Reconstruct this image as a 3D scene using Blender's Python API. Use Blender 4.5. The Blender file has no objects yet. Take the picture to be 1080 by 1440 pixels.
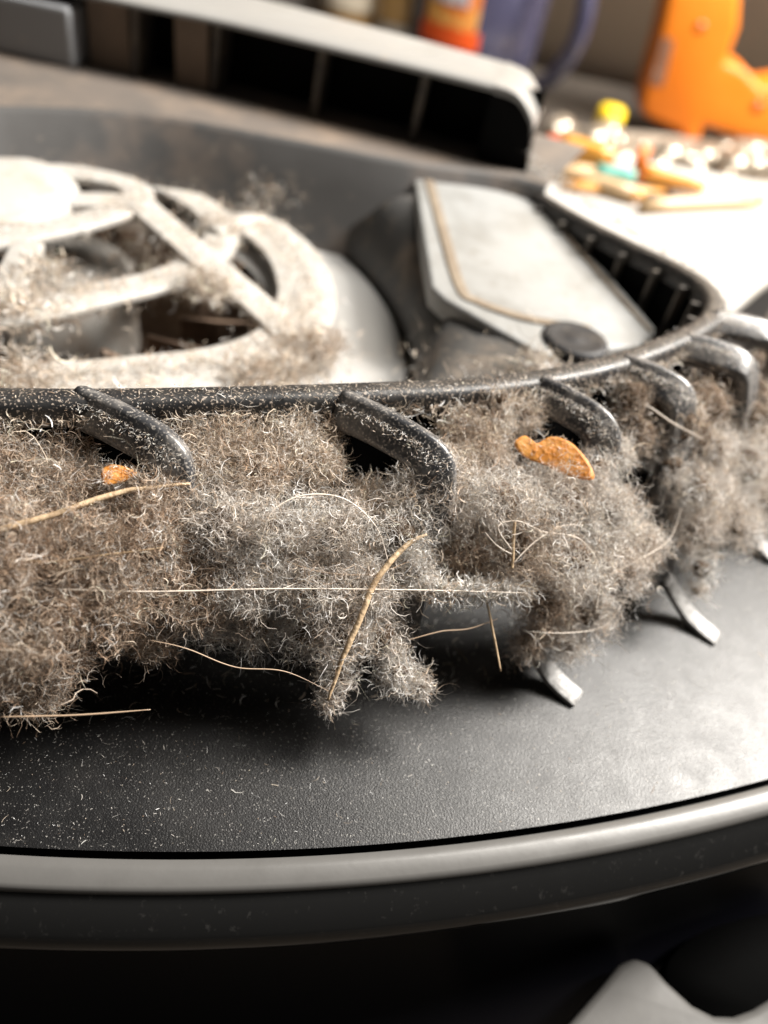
import bpy, bmesh, math
import numpy as np
from mathutils import Vector, Matrix, noise

# ------------------------------------------------------------------ camera
S = 0.001            # everything below is laid out in millimetres
TZ = 85.0            # height of the console's top rim above the table
CAM_H = 48.0         # camera above that rim
PITCH, ROLL, F = math.radians(42), math.radians(12), 1082.0
sc = bpy.context.scene
fwd = np.array([0, math.cos(PITCH), -math.sin(PITCH)])
_r = np.array([1.0, 0, 0]); _u = np.cross(_r, fwd)
RX = math.cos(ROLL) * _r + math.sin(ROLL) * _u
UP = -math.sin(ROLL) * _r + math.cos(ROLL) * _u
EYE = np.array([0, 0, CAM_H])
camd = bpy.data.cameras.new('camera'); cam = bpy.data.objects.new('camera', camd)
sc.collection.objects.link(cam); sc.camera = cam
cam.matrix_world = Matrix(((RX[0], UP[0], -fwd[0], 0), (RX[1], UP[1], -fwd[1], 0),
                           (RX[2], UP[2], -fwd[2], (CAM_H + TZ) * S), (0, 0, 0, 1)))
camd.sensor_fit = 'VERTICAL'; camd.sensor_height = 34.6; camd.sensor_width = 34.6 * .75
camd.lens = 34.6 * F / 1440
camd.clip_start = 0.002; camd.clip_end = 20
camd.dof.use_dof = True; camd.dof.focus_distance = 0.0785; camd.dof.aperture_fstop = 13.5

# ------------------------------------------------------------------ light
w = bpy.data.worlds.new('World'); sc.world = w; w.use_nodes = True
w.node_tree.nodes['Background'].inputs[0].default_value = (1.0, 0.93, 0.85, 1)
w.node_tree.nodes['Background'].inputs[1].default_value = 0.042
def area(name, loc, target, size, power, col):
    l = bpy.data.lights.new(name, 'AREA'); l.shape = 'RECTANGLE'; l.size, l.size_y = size
    l.energy = power; l.color = col
    o = bpy.data.objects.new(name, l); sc.collection.objects.link(o)
    o.location = loc; o.rotation_euler = (Vector(target) - Vector(loc)).to_track_quat('-Z', 'Y').to_euler()
area('window_light', (0.58, 0.37, 0.65), (0.02, 0.09, 0.07), (0.22, 0.26), 22.0, (1.0, 0.955, 0.89))
area('backdrop_fill', (0.30, 0.28, 0.62), (0.22, 0.72, 0.10), (0.4, 0.3), 11.0, (1.0, 0.95, 0.88))  # unseen fill lamp, added to brighten the wall and the background
vs = sc.view_settings; vs.view_transform = 'Standard'; vs.look = 'None'; vs.exposure = 0.0; vs.gamma = 1.0
sc.cycles.max_bounces = 8; sc.cycles.transparent_max_bounces = 8
rng = np.random.default_rng(7)

# ------------------------------------------------------------------ pixel <-> place helpers (mm, rim plane z = 0)
def ray(px, py): return fwd + RX * (px - 540) / F - UP * (py - 720) / F
def P(px, py, z):
    d = ray(px, py); return EYE + d * ((z - CAM_H) / d[2])
def PY(px, py, y):                                  # on the upright plane at distance y
    d = ray(px, py); return EYE + d * (y / d[1])
def spline(pts, n, closed=False):
    p = np.array(pts, float); m = len(p)
    out = []
    segs = m if closed else m - 1
    for i in range(segs):
        if closed: a, b, c, d = p[(i - 1) % m], p[i], p[(i + 1) % m], p[(i + 2) % m]
        else: a, b, c, d = p[max(i - 1, 0)], p[i], p[i + 1], p[min(i + 2, m - 1)]
        for k in range(n):
            t = k / n
            out.append(.5 * ((2 * b) + (c - a) * t + (2 * a - 5 * b + 4 * c - d) * t * t + (3 * b - a - 3 * c + d) * t ** 3))
    if not closed: out.append(p[-1])
    return np.array(out)
def resample(p, n):
    d = np.r_[0, np.cumsum(np.linalg.norm(np.diff(p, axis=0), axis=1))]
    t = np.linspace(0, d[-1], n)
    return np.stack([np.interp(t, d, p[:, k]) for k in range(p.shape[1])], 1)

# ------------------------------------------------------------------ object helpers
C = sc.collection
def tag(o, label, cat, group=None, kind=None):
    o['label'] = label
    if cat: o['category'] = cat
    if group: o['group'] = group
    if kind: o['kind'] = kind
    return o
def thing(name, label, cat, base, group=None):
    o = bpy.data.objects.new(name, None); C.objects.link(o); o.empty_display_size = .01
    o.location = (base[0] * S, base[1] * S, (base[2] + TZ) * S)
    return tag(o, label, cat, group)
def obj(name, verts, faces, mat, parent=None, smooth=True, bevel=0, subsurf=0, base=None):
    v = np.array(verts, float).copy(); v[:, 2] += TZ; v *= S
    loc = np.zeros(3)
    if parent is not None: loc = np.array(world_loc(parent))
    elif base is not None: loc = np.array([base[0] * S, base[1] * S, (base[2] + TZ) * S])
    else: loc = np.array([v[:, 0].mean(), v[:, 1].mean(), v[:, 2].min()])
    me = bpy.data.meshes.new(name); me.from_pydata((v - loc).tolist(), [], [list(map(int, f)) for f in faces]); me.update()
    bm = bmesh.new(); bm.from_mesh(me); bmesh.ops.recalc_face_normals(bm, faces=bm.faces); bm.to_mesh(me); bm.free()
    if smooth: me.shade_smooth()
    me.materials.append(mat)
    o = bpy.data.objects.new(name, me); C.objects.link(o)
    if parent is not None: o.parent = parent
    else: o.location = loc
    if bevel:
        b = o.modifiers.new('bevel', 'BEVEL'); b.width = bevel * S; b.segments = 3; b.limit_method = 'ANGLE'; b.angle_limit = math.radians(35)
    if subsurf:
        s = o.modifiers.new('sub', 'SUBSURF'); s.levels = s.render_levels = subsurf
    return o
def world_loc(o):
    l = Vector((0, 0, 0))
    while o is not None: l += o.location; o = o.parent
    return l
def grid(rows):                                     # rows: list of equally long point lists
    n = len(rows[0]); v = [p for r in rows for p in r]
    f = [(i * n + j, i * n + j + 1, (i + 1) * n + j + 1, (i + 1) * n + j) for i in range(len(rows) - 1) for j in range(n - 1)]
    return v, f
def prism(outline, depth):                          # outline: list of 3D points; depth: vector
    n = len(outline); a = [np.array(p, float) for p in outline]; b = [p + np.array(depth, float) for p in a]
    return a + b, [tuple(range(n)), tuple(range(2 * n - 1, n - 1, -1))] + [(i, (i + 1) % n, n + (i + 1) % n, n + i) for i in range(n)]
def sweep(path, sect, up=(0, 0, 1), scale=None, closed=False):
    path = np.array(path, float); n = len(path); m = len(sect); v = []
    for i in range(n):
        a = path[(i - 1) % n] if closed else path[max(i - 1, 0)]
        b = path[(i + 1) % n] if closed else path[min(i + 1, n - 1)]
        t = b - a; t /= np.linalg.norm(t) + 1e-9
        s = np.cross(t, up); s /= np.linalg.norm(s) + 1e-9; u = np.cross(s, t)
        k = 1 if scale is None else scale[i]
        for x, y in sect: v.append(path[i] + (s * x + u * y) * k)
    f = []
    for i in range(n if closed else n - 1):
        for j in range(m):
            k = (i + 1) % n
            f.append((i * m + j, i * m + (j + 1) % m, k * m + (j + 1) % m, k * m + j))
    if not closed: f += [tuple(range(m)), tuple(range((n - 1) * m, n * m))[::-1]]
    return v, f
def rect(wd, ht, r=.0):
    if not r: return [(-wd / 2, -ht / 2), (wd / 2, -ht / 2), (wd / 2, ht / 2), (-wd / 2, ht / 2)]
    out = []
    for cx, cy, a0 in ((wd / 2 - r, ht / 2 - r, 0), (-wd / 2 + r, ht / 2 - r, 90), (-wd / 2 + r, -ht / 2 + r, 180), (wd / 2 - r, -ht / 2 + r, 270)):
        for k in range(4):
            a = math.radians(a0 + 30 * k); out.append((cx + r * math.cos(a), cy + r * math.sin(a)))
    return out
def circ(r, n=10): return [(r * math.cos(2 * math.pi * k / n), r * math.sin(2 * math.pi * k / n)) for k in range(n)]
def lathe(prof, centre, n=32):
    c = np.array(centre, float); v = []; m = len(prof)
    for i in range(n):
        a = 2 * math.pi * i / n
        for r, z in prof: v.append(c + (r * math.cos(a), r * math.sin(a), z))
    return v, [(i * m + j, i * m + j + 1, ((i + 1) % n) * m + j + 1, ((i + 1) % n) * m + j) for i in range(n) for j in range(m - 1)]
def join(*vf):
    V, Fc = [], []
    for v, f in vf:
        o = len(V); V += list(v); Fc += [tuple(i + o for i in q) for q in f]
    return V, Fc

# ------------------------------------------------------------------ materials
def mat(name, col, rough=.5, spec=.5, metal=0, bump=None, specks=None, vary=None, coat=0, alpha=None, trans=0):
    m = bpy.data.materials.new(name); m.use_nodes = True; nt = m.node_tree; N = nt.nodes; L = nt.links
    b = N['Principled BSDF']; b.inputs['Base Color'].default_value = (*col, 1); b.inputs['Roughness'].default_value = rough
    b.inputs['Specular IOR Level'].default_value = spec; b.inputs['Metallic'].default_value = metal; b.inputs['Coat Weight'].default_value = coat
    b.inputs['Transmission Weight'].default_value = trans
    tc = N.new('ShaderNodeNewGeometry')
    def tex(scale, det=3, rgh=.6):
        t = N.new('ShaderNodeTexNoise'); t.inputs['Scale'].default_value = scale; t.inputs['Detail'].default_value = det
        t.inputs['Roughness'].default_value = rgh; L.new(tc.outputs['Position'], t.inputs['Vector']); return t
    def ramp(src, a, b_):
        r = N.new('ShaderNodeMapRange'); r.inputs['From Min'].default_value = a; r.inputs['From Max'].default_value = b_
        L.new(src, r.inputs['Value']); return r.outputs['Result']
    colsock = None
    def mixcol(prev, fac, c):
        x = N.new('ShaderNodeMix'); x.data_type = 'RGBA'; L.new(fac, x.inputs['Factor'])
        if prev is None: x.inputs['A'].default_value = (*col, 1)
        else: L.new(prev, x.inputs['A'])
        x.inputs['B'].default_value = (*c, 1); return x.outputs['Result']
    for (sc_, a, b_, c) in (vary or []): colsock = mixcol(colsock, ramp(tex(sc_, 4, .65).outputs['Fac'], a, b_), c)
    for (sc_, a, b_, c) in (specks or []):
        colsock = mixcol(colsock, ramp(tex(sc_, 1, .4).outputs['Fac'], a, b_), c)
    if colsock is not None: L.new(colsock, b.inputs['Base Color'])
    if vary or specks:
        rr = N.new('ShaderNodeMapRange'); rr.inputs['To Min'].default_value = max(rough - .12, .04); rr.inputs['To Max'].default_value = min(rough + .15, 1)
        L.new(tex(260, 4).outputs['Fac'], rr.inputs['Value']); L.new(rr.outputs['Result'], b.inputs['Roughness'])
    if bump:
        prev = None
        for sc_, dist in bump:
            bp = N.new('ShaderNodeBump'); bp.inputs['Distance'].default_value = dist * S; bp.inputs['Strength'].default_value = 1
            L.new(tex(sc_, 2, .5).outputs['Fac'], bp.inputs['Height'])
            if prev: L.new(prev, bp.inputs['Normal'])
            prev = bp.outputs['Normal']
        L.new(prev, b.inputs['Normal'])
    return m
TAN = (.33, .25, .18)
M_shell = mat('textured black plastic', (.006, .006, .0065), .36, .42, bump=[(5200, .045)], specks=[(5000, .68, .78, (.25, .24, .225))], vary=[(90, .45, .8, (.016, .0155, .015))])
M_rim = mat('dusty black plastic', (.014, .014, .015), .45, .5, bump=[(1800, .04)], specks=[(3600, .60, .72, (.36, .30, .25))], vary=[(260, .5, .8, (.05, .045, .04))])
M_rib = mat('scuffed dark plastic', (.045, .046, .05), .30, .5, bump=[(1500, .05)], specks=[(3600, .56, .70, (.36, .33, .30))], vary=[(300, .45, .70, (.20, .19, .18))])
M_trim = mat('satin grey trim', (.105, .102, .098), .36, .5, bump=[(1200, .01)], vary=[(300, .5, .8, (.095, .092, .088))])
M_band = mat('satin dark band', (.008, .008, .008), .11, .5, vary=[(900, .6, .8, (.028, .027, .026))])
M_gloss = mat('gloss black plastic', (.004, .004, .006), .3, .2)
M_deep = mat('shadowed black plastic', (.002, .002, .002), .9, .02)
M_floor = mat('charcoal plastic with settled dust', (.045, .044, .043), .5, .5, bump=[(900, .05)], vary=[(60, .5, .75, (.17, .135, .105)), (260, .55, .75, (.16, .13, .10))])
M_step = mat('grey moulded plastic', (.065, .063, .062), .5, .4, vary=[(40, .5, .72, (.15, .12, .10)), (200, .6, .8, (.25, .21, .17))])
M_shelf = mat('dust coated shelf', (.13, .11, .095), .7, .3, vary=[(60, .45, .7, (.22, .17, .13)), (25, .5, .75, (.08, .075, .07))])
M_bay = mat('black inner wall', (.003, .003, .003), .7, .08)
M_brown = mat('brown dusty inner wall', (.24, .18, .135), .75, .3, vary=[(60, .4, .7, (.15, .115, .09))])
M_mull = mat('dusty grey mullion', (.07, .062, .055), .6, .4, vary=[(200, .45, .7, (.16, .13, .10))])
M_topcap = mat('silver grey casing', (.27, .265, .255), .38, .5, vary=[(70, .5, .75, (.23, .225, .21)), (300, .64, .75, (.42, .34, .26))])
M_block = mat('bluish grey plastic block', (.34, .35, .37), .5, .5, vary=[(110, .6, .75, (.45, .42, .39))])
M_white = mat('off white plastic', (.42, .405, .38), .42, .5, vary=[(140, .5, .75, (.36, .30, .24)), (420, .55, .8, (.38, .31, .25))])
M_plate = mat('pale grey fan plate', (.37, .365, .355), .4, .5, vary=[(150, .6, .8, (.38, .33, .28))])
M_cover = mat('pale satin cover', (.275, .277, .272), .45, .35, bump=[(500, .015)], vary=[(90, .45, .75, (.19, .185, .172)), (400, .55, .75, (.20, .19, .17))])
M_bead = mat('dusty groove', (.22, .18, .135), .8, .2, vary=[(300, .4, .7, (.15, .115, .085))])
M_rotor = mat('fan rotor plastic', (.20, .19, .175), .4, .5, vary=[(120, .45, .7, (.14, .11, .085))])
M_blade = mat('brown dusty fan blade', (.10, .065, .045), .7, .3, vary=[(150, .4, .7, (.2, .14, .10))])
M_foot = mat('rib foot with painted sheen', (.36, .352, .345), .4, .5, bump=[(2500, .08)], vary=[(1100, .45, .65, (.16, .155, .15))])  # pale base colour stands in for light gleaming off the rib feet
M_screw = mat('dark rubber foot', (.022, .022, .024), .5, .25, vary=[(300, .55, .75, (.08, .07, .06))])
M_lower = mat('white lower panel', (.085, .082, .078), .5, .2, bump=[(1500, .01)], vary=[(200, .55, .8, (.078, .075, .072))])

def fibre_mat(name, transl=.28):
    m = bpy.data.materials.new(name); m.use_nodes = True; N = m.node_tree.nodes; L = m.node_tree.links
    N.remove(N['Principled BSDF']); out = N['Material Output']
    at = N.new('ShaderNodeAttribute'); at.attribute_name = 'Col'
    d = N.new('ShaderNodeBsdfPrincipled'); d.inputs['Roughness'].default_value = .55; d.inputs['Specular IOR Level'].default_value = .35
    t = N.new('ShaderNodeBsdfTranslucent'); mx = N.new('ShaderNodeMixShader'); mx.inputs[0].default_value = transl
    L.new(at.outputs['Color'], d.inputs['Base Color']); L.new(at.outputs['Color'], t.inputs['Color'])
    L.new(d.outputs[0], mx.inputs[1]); L.new(t.outputs[0], mx.inputs[2]); L.new(mx.outputs[0], out.inputs['Surface'])
    return m
M_fibre = fibre_mat('dust fibre')

# ------------------------------------------------------------------ fibres: many curly ribbons in one mesh
def fibres(centres, length, width, curl, cols, nseg=6, bias=None, jitter=.35):
    n = len(centres); c = np.asarray(centres, float)
    T = rng.normal(size=(n, 3))
    if bias is not None: T += bias
    T /= np.linalg.norm(T, axis=1)[:, None]
    A = np.cross(T, rng.normal(size=(n, 3))); A /= np.linalg.norm(A, axis=1)[:, None] + 1e-9
    ln = length * np.exp(rng.normal(0, .45, n)); step = (ln / nseg)[:, None]
    ang = (curl * np.exp(rng.normal(0, .5, n)) * ln / nseg)[:, None]; ang = np.minimum(ang, .62)
    wd = (width * np.exp(rng.normal(0, .35, n)))[:, None]
    W = np.cross(T, A)*0 + rng.normal(size=(n, 3))
    p = c - T * step * nseg / 2
    V = np.empty((n, nseg + 1, 2, 3))
    for k in range(nseg + 1):
        Wk = W - (W * T).sum(1)[:, None] * T; Wk /= np.linalg.norm(Wk, axis=1)[:, None] + 1e-9
        taper = .35 + .65 * math.sin(math.pi * (k + .5) / (nseg + 1))
        V[:, k, 0] = p + Wk * wd * .5 * taper; V[:, k, 1] = p - Wk * wd * .5 * taper
        p = p + T * step
        A = A + rng.normal(size=(n, 3)) * jitter; A -= (A * T).sum(1)[:, None] * T; A /= np.linalg.norm(A, axis=1)[:, None] + 1e-9
        T = T * np.cos(ang) + np.cross(A, T) * np.sin(ang); T /= np.linalg.norm(T, axis=1)[:, None]
    idx = np.arange(n * (nseg + 1) * 2).reshape(n, nseg + 1, 2)
    Fq = np.stack([idx[:, :-1, 0], idx[:, :-1, 1], idx[:, 1:, 1], idx[:, 1:, 0]], -1).reshape(-1, 4)
    col = np.repeat(np.asarray(cols, float), (nseg + 1) * 2, axis=0)
    return V.reshape(-1, 3), Fq, col
def fibre_obj(name, parts, parent=None, material=None):
    V = np.concatenate([p[0] for p in parts]); C_ = np.concatenate([p[2] for p in parts])
    off = np.cumsum([0] + [len(p[0]) for p in parts[:-1]]); Q = np.concatenate([p[1] + o for p, o in zip(parts, off)])
    V = V.copy(); V[:, 2] += TZ; V *= S
    loc = np.array(world_loc(parent)) if parent is not None else np.array([V[:, 0].mean(), V[:, 1].mean(), V[:, 2].min()])
    me = bpy.data.meshes.new(name); me.vertices.add(len(V)); me.vertices.foreach_set('co', (V - loc).ravel())
    me.loops.add(Q.size); me.loops.foreach_set('vertex_index', Q.ravel().astype(np.int32))
    me.polygons.add(len(Q)); me.polygons.foreach_set('loop_start', np.arange(0, Q.size, 4, dtype=np.int32))
    me.update(calc_edges=True)
    ca = me.color_attributes.new('Col', 'FLOAT_COLOR', 'POINT'); ca.data.foreach_set('color', np.c_[C_, np.ones(len(C_))].ravel().astype(np.float32))
    me.materials.append(material or M_fibre)
    o = bpy.data.objects.new(name, me); C.objects.link(o)
    if parent is not None: o.parent = parent
    else: o.location = loc
    return o
PAL = np.array([(.64, .60, .555), (.77, .74, .70), (.50, .41, .33), (.34, .245, .175), (.66, .565, .46), (.86, .84, .81)])
def palette(n, wts):
    wts = np.array(wts, float); i = rng.choice(len(PAL), n, p=wts / wts.sum())
    return np.clip(PAL[i] * np.exp(rng.normal(-.05, .30, (n, 1))), 0, .85)

# ================================================================== the table
def box(x0, x1, y0, y1, z0, z1):
    o = [(x0, y0, z0), (x1, y0, z0), (x1, y1, z0), (x0, y1, z0)]
    return prism(o, (0, 0, z1 - z0))
M_table = mat('dark worktop', (.05, .042, .036), .45, .5, vary=[(12, .4, .7, (.09, .075, .06))])
t = obj('table', *box(-700, 900, -300, 700, -115, -85), M_table, bevel=2); t['kind'] = 'structure'
M_wall = mat('brown grey wall', (.56, .46, .35), .8, .2, vary=[(3, .4, .65, (.64, .53, .39)), (9, .5, .75, (.48, .40, .31))])
t = obj('wall', *box(-900, 1200, 720, 740, -115, 900), M_wall); t['kind'] = 'structure'

# ================================================================== the console
console = thing('game_console', 'opened black game console lying flat with its fan and clogged intake rim exposed', 'game console', (0, 100, -85))
# --- rim curve (outer top edge) in plan, traced at rim height
rim_px = [(0, 565), (300, 562), (560, 553), (700, 545), (850, 520), (960, 482), (1020, 443), (1010, 404), (965, 372), (890, 336), (820, 301), (757, 264)]
rim_drop = [0, 0, 0, 0, 0, 0, -.3, -.9, -1.7, -3.0, -4.4, -5.6]
rp = [P(x, y, z) for (x, y), z in zip(rim_px, rim_drop)]
rp = [np.array((-112, 33., 0)), np.array((-76, 44.5, 0))] + rp + [np.array((12., 175, -6))]
rim3 = resample(spline(rp, 14), 150); rim2 = rim3[:, :2].copy(); rimz = rim3[:, 2]
def rim_offset(d):                                   # shift the rim curve outwards by d
    t = np.gradient(rim2, axis=0); t /= np.linalg.norm(t, axis=1)[:, None]
    return rim2 + np.c_[t[:, 1], -t[:, 0]] * d
def at_z(p2, z): return np.c_[p2, np.full(len(p2), z)]
def sweep_rows(rows_dz): return grid([np.c_[rim_offset(d), z + rimz] for d, z in rows_dz])
# rim band with rounded edges, hollow below
obj('rim', *sweep_rows([(-3.0, -3.2), (-3.1, -.9), (-2.7, -.25), (-2.0, 0), (-.8, 0), (-.1, -.3), (.2, -1.0), (.2, -3.0)]), M_rim, console)
# inner wall of the well and the dark wall behind the ribs
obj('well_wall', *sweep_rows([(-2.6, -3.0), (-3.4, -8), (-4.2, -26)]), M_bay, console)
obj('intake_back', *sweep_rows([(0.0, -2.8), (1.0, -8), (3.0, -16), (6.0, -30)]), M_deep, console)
# --- sloping outer shell down to its edge
edge_px = [(0, 1190), (200, 1197), (400, 1195), (550, 1185), (700, 1170), (900, 1138), (1080, 1095)]
ZE = -32.0
ep = np.array([P(x, y, ZE)[:2] for x, y in edge_px])
co = np.polyfit(ep[:, 0], ep[:, 1], 2)
xs = np.linspace(-95, 120, 150); ecurve = np.c_[xs, np.polyval(co, xs)]
ecurve = resample(ecurve, 150)
inner = rim_offset(4.0)
rows = []
for k in range(15):
    u = k / 14; z = -28.0 + (ZE + 28.0) * (u ** .8)
    rows.append(at_z(inner * (1 - u) + ecurve * u, z))
obj('outer_shell', *grid(rows), M_shell, console)
def eoff(d):
    t = np.gradient(ecurve, axis=0); t /= np.linalg.norm(t, axis=1)[:, None]
    return ecurve + np.c_[t[:, 1], -t[:, 0]] * d
def edge_rows(rows_dz): return grid([at_z(eoff(d), z) for d, z in rows_dz])
obj('edge_groove', *edge_rows([(-.1, ZE - .02), (0, ZE - 1.4), (.5, ZE - 1.4), (.6, ZE - .2)]), M_deep, console)
obj('trim_strip', *edge_rows([(.45, ZE - 1.6), (.5, ZE - .5), (.75, ZE - .22), (1.8, ZE - .3), (3.1, ZE - .6), (3.5, ZE - .85), (3.6, ZE - 1.6)]), M_trim, console)
obj('gloss_band', *edge_rows([(3.4, ZE - 1.3), (3.8, ZE - 1.9), (4.4, ZE - 2.1), (6.6, ZE - 3.6), (7.2, ZE - 4.8), (7.3, ZE - 6), (6.5, ZE - 8), (2, ZE - 10)]), M_band, console)
# lower body: dark gloss shell under the edge, flaring out again near the table
obj('lower_body', *edge_rows([(2.5, ZE - 9.5), (-2, ZE - 13), (0, ZE - 22), (8, ZE - 32), (16, ZE - 40), (20, -85)]), M_gloss, console)
# pale lower panel with a peak and a dark oval recess beside it
ZL = -60.0
lo = [(740, 1510), (800, 1440), (850, 1382), (872, 1355), (893, 1345), (916, 1353), (940, 1380), (975, 1412), (1005, 1427), (1035, 1428), (1062, 1418), (1100, 1395), (1160, 1370), (1160, 1560), (740, 1560)]
lp = [P(x, y, ZL) for x, y in lo]
obj('lower_panel', *prism(lp, (0, 0, -5)), M_lower, console, bevel=1.0)
ho = [(938, 1372), (950, 1340), (985, 1312), (1030, 1296), (1090, 1285), (1150, 1300), (1150, 1400), (1090, 1425), (1040, 1450), (990, 1440), (955, 1410)]
hp = spline([P(x, y, ZL - 1.5) for x, y in ho], 4, True)
obj('vent_recess', *prism(hp, (0, 0, -4)), M_deep, console)
# --- ribs of the air intake
rib_tops = [P(-190, 640, -2), P(238, 640, -2.2), P(612, 648, -2.2), P(848, 606, -2.2), P(958, 560, -2.2), P(1050, 520, -2.2), P(1090, 478, -2.2)]
swirl = [(-11, 4.5), (-11, 4.2), (-11.4, 5.4), (-8, 5), (-8, 3.5), (-9, 2), (-10, 0)]
foot = [(1, -9), (1, -8), (1, -9), (1.2, -17.0), (7, -13), (11, -8), (13, -4)]
rib_paths = []
for k, T in enumerate(rib_tops):
    sx, sy = swirl[k]; fx, fy = foot[k]
    tip = np.array((fx, fy)) / math.hypot(fx, fy)
    ctl = [(T[0] + sx, T[1] + sy, -1.9), (T[0] + sx * .5, T[1] + sy * .5, -1.6), (T[0] - .5, T[1] + .2, -2.3),
           (T[0] + tip[0] * 1.0 + .5, T[1] + tip[1] * 1.0, -5.5), (T[0] + fx * .3, T[1] + fy * .3, -13),
           (T[0] + fx * .65, T[1] + fy * .65, -23.5), (T[0] + fx * .8, T[1] + fy * .8, -26)]
    path = spline(ctl, 6)
    side = np.array((-tip[1], tip[0], 0.0))
    v, f = sweep(path, rect(4.4, 2.3, .7), up=(tip[0] * .9, tip[1] * .9, .45))
    obj('rib', v, f, M_rib, console); rib_paths.append(path)
for fpx, fw in (([(748, 905), (765, 935), (785, 960), (812, 984)], 2.6), ([(938, 815), (958, 850), (978, 874), (1008, 900)], 2.5), ([(1040, 715), (1060, 750), (1078, 776), (1105, 798)], 2.4)):
    q = [P(x, y, z) for (x, y), z in zip(fpx, (-24.0, -27.6, -29.3, -30.4))]
    v, f = sweep(spline(q, 5), rect(fw, .9, .2), up=(.2, -.3, .9)); obj('rib_foot', v, f, M_foot, console)
# --- well floor, fan pit
FC = np.array((-72.7, 104.6)); ZF = -22.0
n = 180; ang = np.linspace(-math.pi * .28, math.pi * .62, n)
# floor: from the fan pit edge outwards to just under the rim / shelf
inner_line = rim_offset(-3.6)
def hit(a, poly):
    d = np.array((math.cos(a), math.sin(a))); best = 400
    for p, q in zip(poly[:-1], poly[1:]):
        e = q - p; den = d[0] * e[1] - d[1] * e[0]
        if abs(den) < 1e-9: continue
        w_ = p - FC; tt = (w_[0] * e[1] - w_[1] * e[0]) / den; uu = (w_[0] * d[1] - w_[1] * d[0]) / den
        if tt > 0 and -.001 <= uu <= 1.001: best = min(best, tt)
    return best
step_px = [(-120, 158), (0, 150), (200, 160), (400, 195), (560, 225), (700, 243), (770, 262)]
step_line = spline([P(x, y, -4)[:2] for x, y in step_px], 8)
step_line = np.r_[[np.array((-170., 128.))], step_line]
bound = np.r_[inner_line, step_line[::-1]]
R0 = 73.0
fl = [(0, ZF - 3), (.001, -19), (.1, -12), (.2, -8.4), (.3, -7.4), (.82, -7.4), (.9, -11), (1, -14)]
rowsF = [[] for _ in fl]
for a in np.linspace(-math.pi * .14, math.pi * .75, 220):
    d = np.array((math.cos(a), math.sin(a))); h = hit(a, bound)
    if h > 300: continue
    r1 = max(h, R0 + .6) + 0.3
    for row, (q, z) in zip(rowsF, fl):
        Yq = (FC + d * (R0 + (r1 - R0) * q))[1]
        if -9 < z < -7: z = z - 4.0 * min(max((168 - Yq) / 63, 0), 1.15)
        row.append((*(FC + d * (R0 + (r1 - R0) * q)), (lambda w_: (ZF + 2) * (1 - w_) + z * w_)(min(max((r1 - R0 - 3) / 22, 0), 1)) if q > 0 else z))
obj('well_floor', *grid(rowsF), M_floor, console)
# inclined step behind the fan and the dusty shelf above it
sl = resample(step_line, 60)
n2 = np.gradient(sl, axis=0); n2 /= np.linalg.norm(n2, axis=1)[:, None]; nb = np.c_[-n2[:, 1], n2[:, 0]]
obj('inclined_step', *grid([at_z(sl - nb * 9, -22), at_z(sl - nb * 3.5, -11), at_z(sl - nb * .6, -4.9), at_z(sl, -4.2), at_z(sl + nb * .6, -4.0)]), M_step, console)
obj('shelf', *grid([at_z(sl + nb * .5, -4.02), at_z(sl + nb * 10, -4.0), at_z(sl + nb * 34, -3.8)]), M_shelf, console)
# --- rear wall with window bays
wall_px = [(-60, 85), (0, 90), (88, 97), (190, 108), (300, 130), (440, 165), (578, 199), (742, 243)]
wb = np.array([P(x, y, -4)[:2] for x, y in wall_px]); wb[0:2, 1] = (178.5, 180)
wb[2] = (-84.5, 181)
ZT = 9.6
wl = resample(spline(wb, 8), 60)
rear = obj('rear_wall', *grid([at_z(wl + (0, 9), -4.2), at_z(wl + (0, 9), ZT)]), M_bay, console)
def wslab(i, wd, dep, m, name='mullion', z1=ZT - .1, dx=0, lean=0):
    x, y = wb[i]; x += dx
    v, f = box(x - wd / 2, x + wd / 2, y - .4, y + dep, -4.1, z1)
    v = [np.array(p) + ((lean if p[2] > 0 else 0), 0, 0) for p in v]
    obj(name, v, f, m, rear, smooth=False, bevel=.3)
for i in (3, 4, 5, 6): wslab(i, 1.6, 9, M_mull, lean=.8)
# bluish block filling the first bay, brown panels seen in the next two bays
v, f = box(-150, -85.0, 176.5, 188, -4.1, 7.5); obj('end_block', v, f, M_block, rear, smooth=False, bevel=1.2)
v, f = box(wb[2][0] + 1, wb[3][0] - 1.2, 181.5, 188.5, -4.0, ZT - .2); obj('dusty_panel', v, f, M_brown, rear, smooth=False)
v, f = box(wb[3][0] + 9, wb[4][0] - 1.2, 180.8, 188.3, -4.0, ZT - .2); obj('dusty_panel', v, f, M_brown, rear, smooth=False)
# top cap of the wall with its sloping silver end
capf = np.array([(-150, 177.5), (-97, 178.0), (-73, 178.6), (-55, 179.4), (-33, 177.2), (-11, 174.8), (4.5, 172.4)])
cf = resample(spline(capf, 6), 50)
capb = cf + np.c_[np.linspace(0, 3, 50), np.linspace(38, 22, 50)]
prof = [at_z(cf, ZT - .2), at_z(cf + (0, -.25), ZT + .3), at_z(cf + (0, .5), ZT + 1.0), at_z(cf * .7 + capb * .3, ZT + 1.3), at_z(capb, ZT + 1.0), at_z(capb + (0, .5), ZT - 1), at_z(capb, -4)]
obj('top_cap', *grid(prof), M_topcap, console)
e0, e1 = cf[-1], capb[-1]
endp = [np.array((e0[0] - .4, 0, ZT + 1.2)), np.array((e0[0] + 4.5, 0, ZT + .6)), np.array((e0[0] + 8.2, 0, ZT - 2.8)), np.array((e0[0] + 9.2, 0, ZT - 5.5))]
rows = []
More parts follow.
